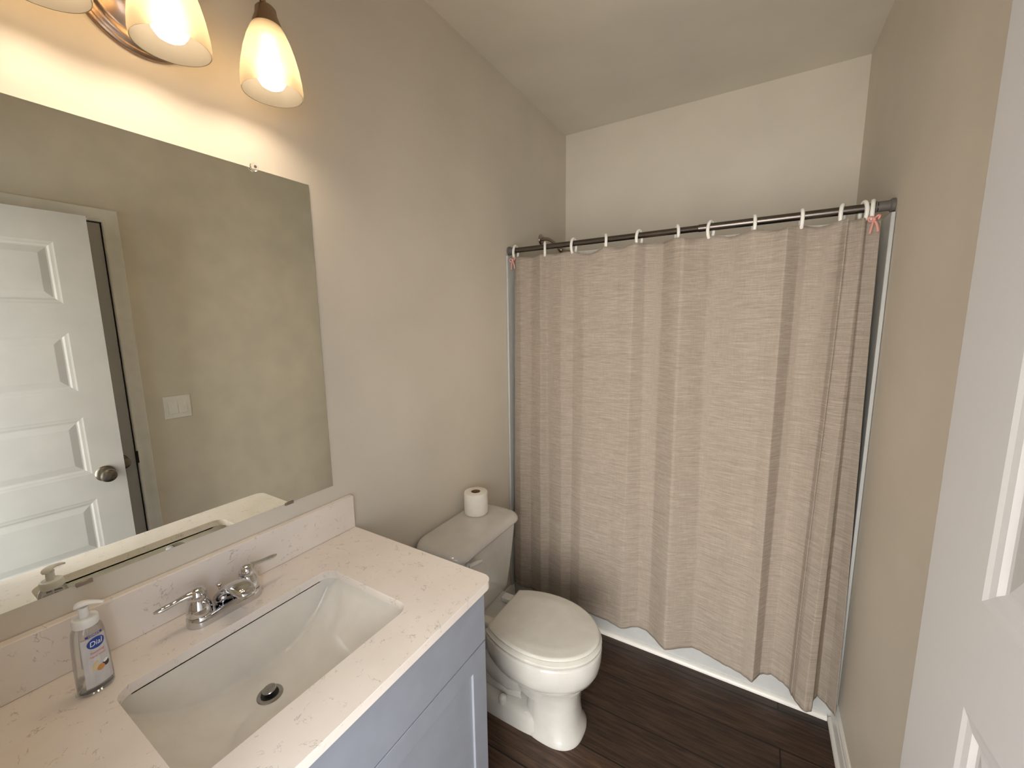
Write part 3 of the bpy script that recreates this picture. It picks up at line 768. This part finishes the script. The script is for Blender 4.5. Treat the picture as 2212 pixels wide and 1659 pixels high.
for i in range(NU+1):
    q = i/NU*(len(CT)-1); xt, yt, xh, yh, zh = interp(CT, q)
    yt = min(1.896, 1.884+(yh-1.858)*1.35) if xh < 1.33 else yt
    if xh < 1.33: yh = min(1.879, 1.858+(yh-1.858)*1.5)
    dn = min(abs(xt-rx) for rx in RINGX)
    rx = sorted(RINGX+[0.0, 1.47]); lo = max([a for a in rx if a <= xt]+[0]); hi = min([a for a in rx if a > xt]+[1.48])
    gap = max(.02, hi-lo); ph = (xt-lo)/gap
    sag = math.sin(PI*ph)**2*min(.022, gap*.07)*((.35 if int(lo*100) % 3 else 1.0))
    if .357 <= xt <= .511: sag = math.sin(PI*ph)*.022
    ztop = 1.913-sag
    col = []
    for j in range(NV+1):
        v = j/NV
        w = sm(v*1.05)*.55+v*.45
        x = xt+(xh-xt)*w; y = yt+(yh-yt)*w-.010*(1-v)*min(1, v*8)*0; z = ztop+(zh-ztop)*v
        top = math.exp(-v*9)
        # small gathers radiating from each ring
        y += -.0050*top*math.cos(2*PI*ph)*(1 if gap > .05 else .3)
        for rxx in RINGX:
            dd = (x-rxx)/(.010+.06*v)
            y -= .0045*math.exp(-v*16)*math.exp(-dd*dd)
        # packing creases and slow ripples
        y += .0012*math.sin(z*21+x*9)+.0005*math.sin(x*95+z*6)
        for cz in (.47, .83, 1.19, 1.55): y += .0010*math.exp(-((z-cz-.004*math.sin(x*7))/.006)**2)
        # large diagonal drag lines below two of the rings
        for rxx, sl, am in ((.938, .10, .010), (1.348, -.09, .013), (.659, .05, .006)):
            d0 = (x-(rxx+sl*(1.90-z)))/.020
            y -= -am*math.exp(-d0*d0)*math.exp(-(v/.16)**2)*(1-math.exp(-v*60))
        # slightly puckered hem
        if v > .965: y += .0012*math.sin(i*.9)*(v-.965)/.035
        if v > .985: z += .0010*math.sin(i*.55)
        col.append(b.verts.new((x-W/2, y-RY, z-(RZ-.04))))
    G.append(col)
for i in range(NU):
    for j in range(NV): b.faces.new((G[i][j], G[i+1][j], G[i+1][j+1], G[i][j+1]))
co_ = obj('curtain_fabric', b, M['curtain'], cu, smooth=True, angle=180, solid=.0016)

# clear liner hanging inside the tub
ln = empty('curtain_liner', (W/2, RY+.030, RZ-.04), 'clear vinyl liner behind the beige curtain, its top edge showing', 'curtain liner')
b = BM(); G = []
for i in range(161):
    x = .035+i/160*1.40; dn = min(abs(x-rx) for rx in RINGX)
    col = []
    for j in range(31):
        v = j/30; z = 1.916-.004*min(1, dn/.05)+(.45-1.914)*v
        y = 1.906+.012*math.sin(x*24)*min(1, v*3+.15)+.075*sm(v)
        col.append(b.verts.new((x-W/2, y-RY-.030, z-(RZ-.04))))
    G.append(col)
for i in range(160):
    for j in range(30): b.faces.new((G[i][j], G[i+1][j], G[i+1][j+1], G[i][j+1]))
obj('liner_sheet', b, M['liner'], ln, smooth=True, angle=180)

# twelve white C rings
ring0 = None
where = ['at the left end of the rod, with the pink ribbon', 'second from the left wall', 'at the left end of the sagging curtain edge', 'at the right end of the sagging curtain edge',
         'fifth from the left wall', 'sixth from the left wall', 'above the deep pinched fold of the curtain', 'eighth from the left wall', 'ninth from the left wall', 'tenth from the left wall, third from the right end',
         'just left of the ribboned right end ring', 'at the right end of the rod, with the pink ribbon']
tilts = [-.1, .46, -.2, .42, -.35, .42, -.45, .16, .06, -.35, .3, -.15]
for k_, rx in enumerate(RINGX):
    if ring0 is None:
        b = BM(); pts = []
        for i in range(44):
            a = math.radians(-62)+math.radians(304)*i/43
            pts.append((0, -.0205*math.cos(a)*1.0, .0340*math.sin(a)))
        tube(b, pts, [.0064]*42+[.0050, .0028], 12)
        me_o = obj('curtain_ring', b, M['ring'], smooth=True); ring0 = me_o; o = me_o
    else:
        o = ring0.copy(); COL.objects.link(o)
    o.location = (rx, RY, 1.9345); o.rotation_euler = (0, 0, tilts[k_])
    tag(o, 'white plastic curtain ring '+where[k_], 'curtain ring', 'white rings on the curtain rod')

# pink ribbon ties at both ends
def ribbon(x, y, z, lab, s=1):
    e = empty('ribbon_tie', (x, y, z), lab, 'ribbon')
    def strip(pts, w):
        b = BM(); L = []
        pts = [Vector(p) for p in pts]
        for i, p in enumerate(pts):
            t = (pts[min(i+1, len(pts)-1)]-pts[max(0, i-1)]).normalized(); sd = t.cross(Vector((0, -1, .2))).normalized()*w/2
            L.append([b.verts.new(p-sd), b.verts.new(p+sd)])
        for a, c in zip(L, L[1:]): b.faces.new((a[0], a[1], c[1], c[0]))
        return b
    obj('ribbon_loop', strip(bez((0, 0, 0), (-s*.004, -.010, .012), (-s*.020, -.010, .008), (-s*.014, -.004, -.002), 8)+bez((-s*.014, -.004, -.002), (-s*.010, -.003, -.010), (-s*.004, 0, -.006), (0, 0, 0), 6)[1:], .006), M['ribbon'], e, smooth=True, solid=.0008)
    obj('ribbon_loop', strip(bez((0, 0, 0), (s*.010, -.010, .018), (s*.018, -.010, .014), (s*.010, -.004, -.002), 8), .006), M['ribbon'], e, smooth=True, solid=.0008)
    obj('ribbon_tail', strip(bez((0, 0, 0), (s*.006, -.006, -.012), (s*.012, -.006, -.024), (s*.013, -.004, -.042), 10), .007), M['ribbon'], e, smooth=True, solid=.0008)
    obj('ribbon_tail', strip(bez((0, 0, 0), (-s*.004, -.006, -.014), (-s*.004, -.006, -.024), (-s*.008, -.004, -.046), 10), .006), M['ribbon'], e, smooth=True, solid=.0008)
    b = BM(); lathe(b, [(.002, -.006), (.005, -.003), (.0055, .002), (.003, .006)], 14, 'z', (0, -.002, 0), True, True); obj('knot', b, M['ribbon'], e, smooth=True)
ribbon(.038, 1.866, 1.896, 'small pink ribbon tied at the left end of the curtain')
ribbon(1.430, 1.868, 1.905, 'pink ribbon bow tied at the right end of the curtain')
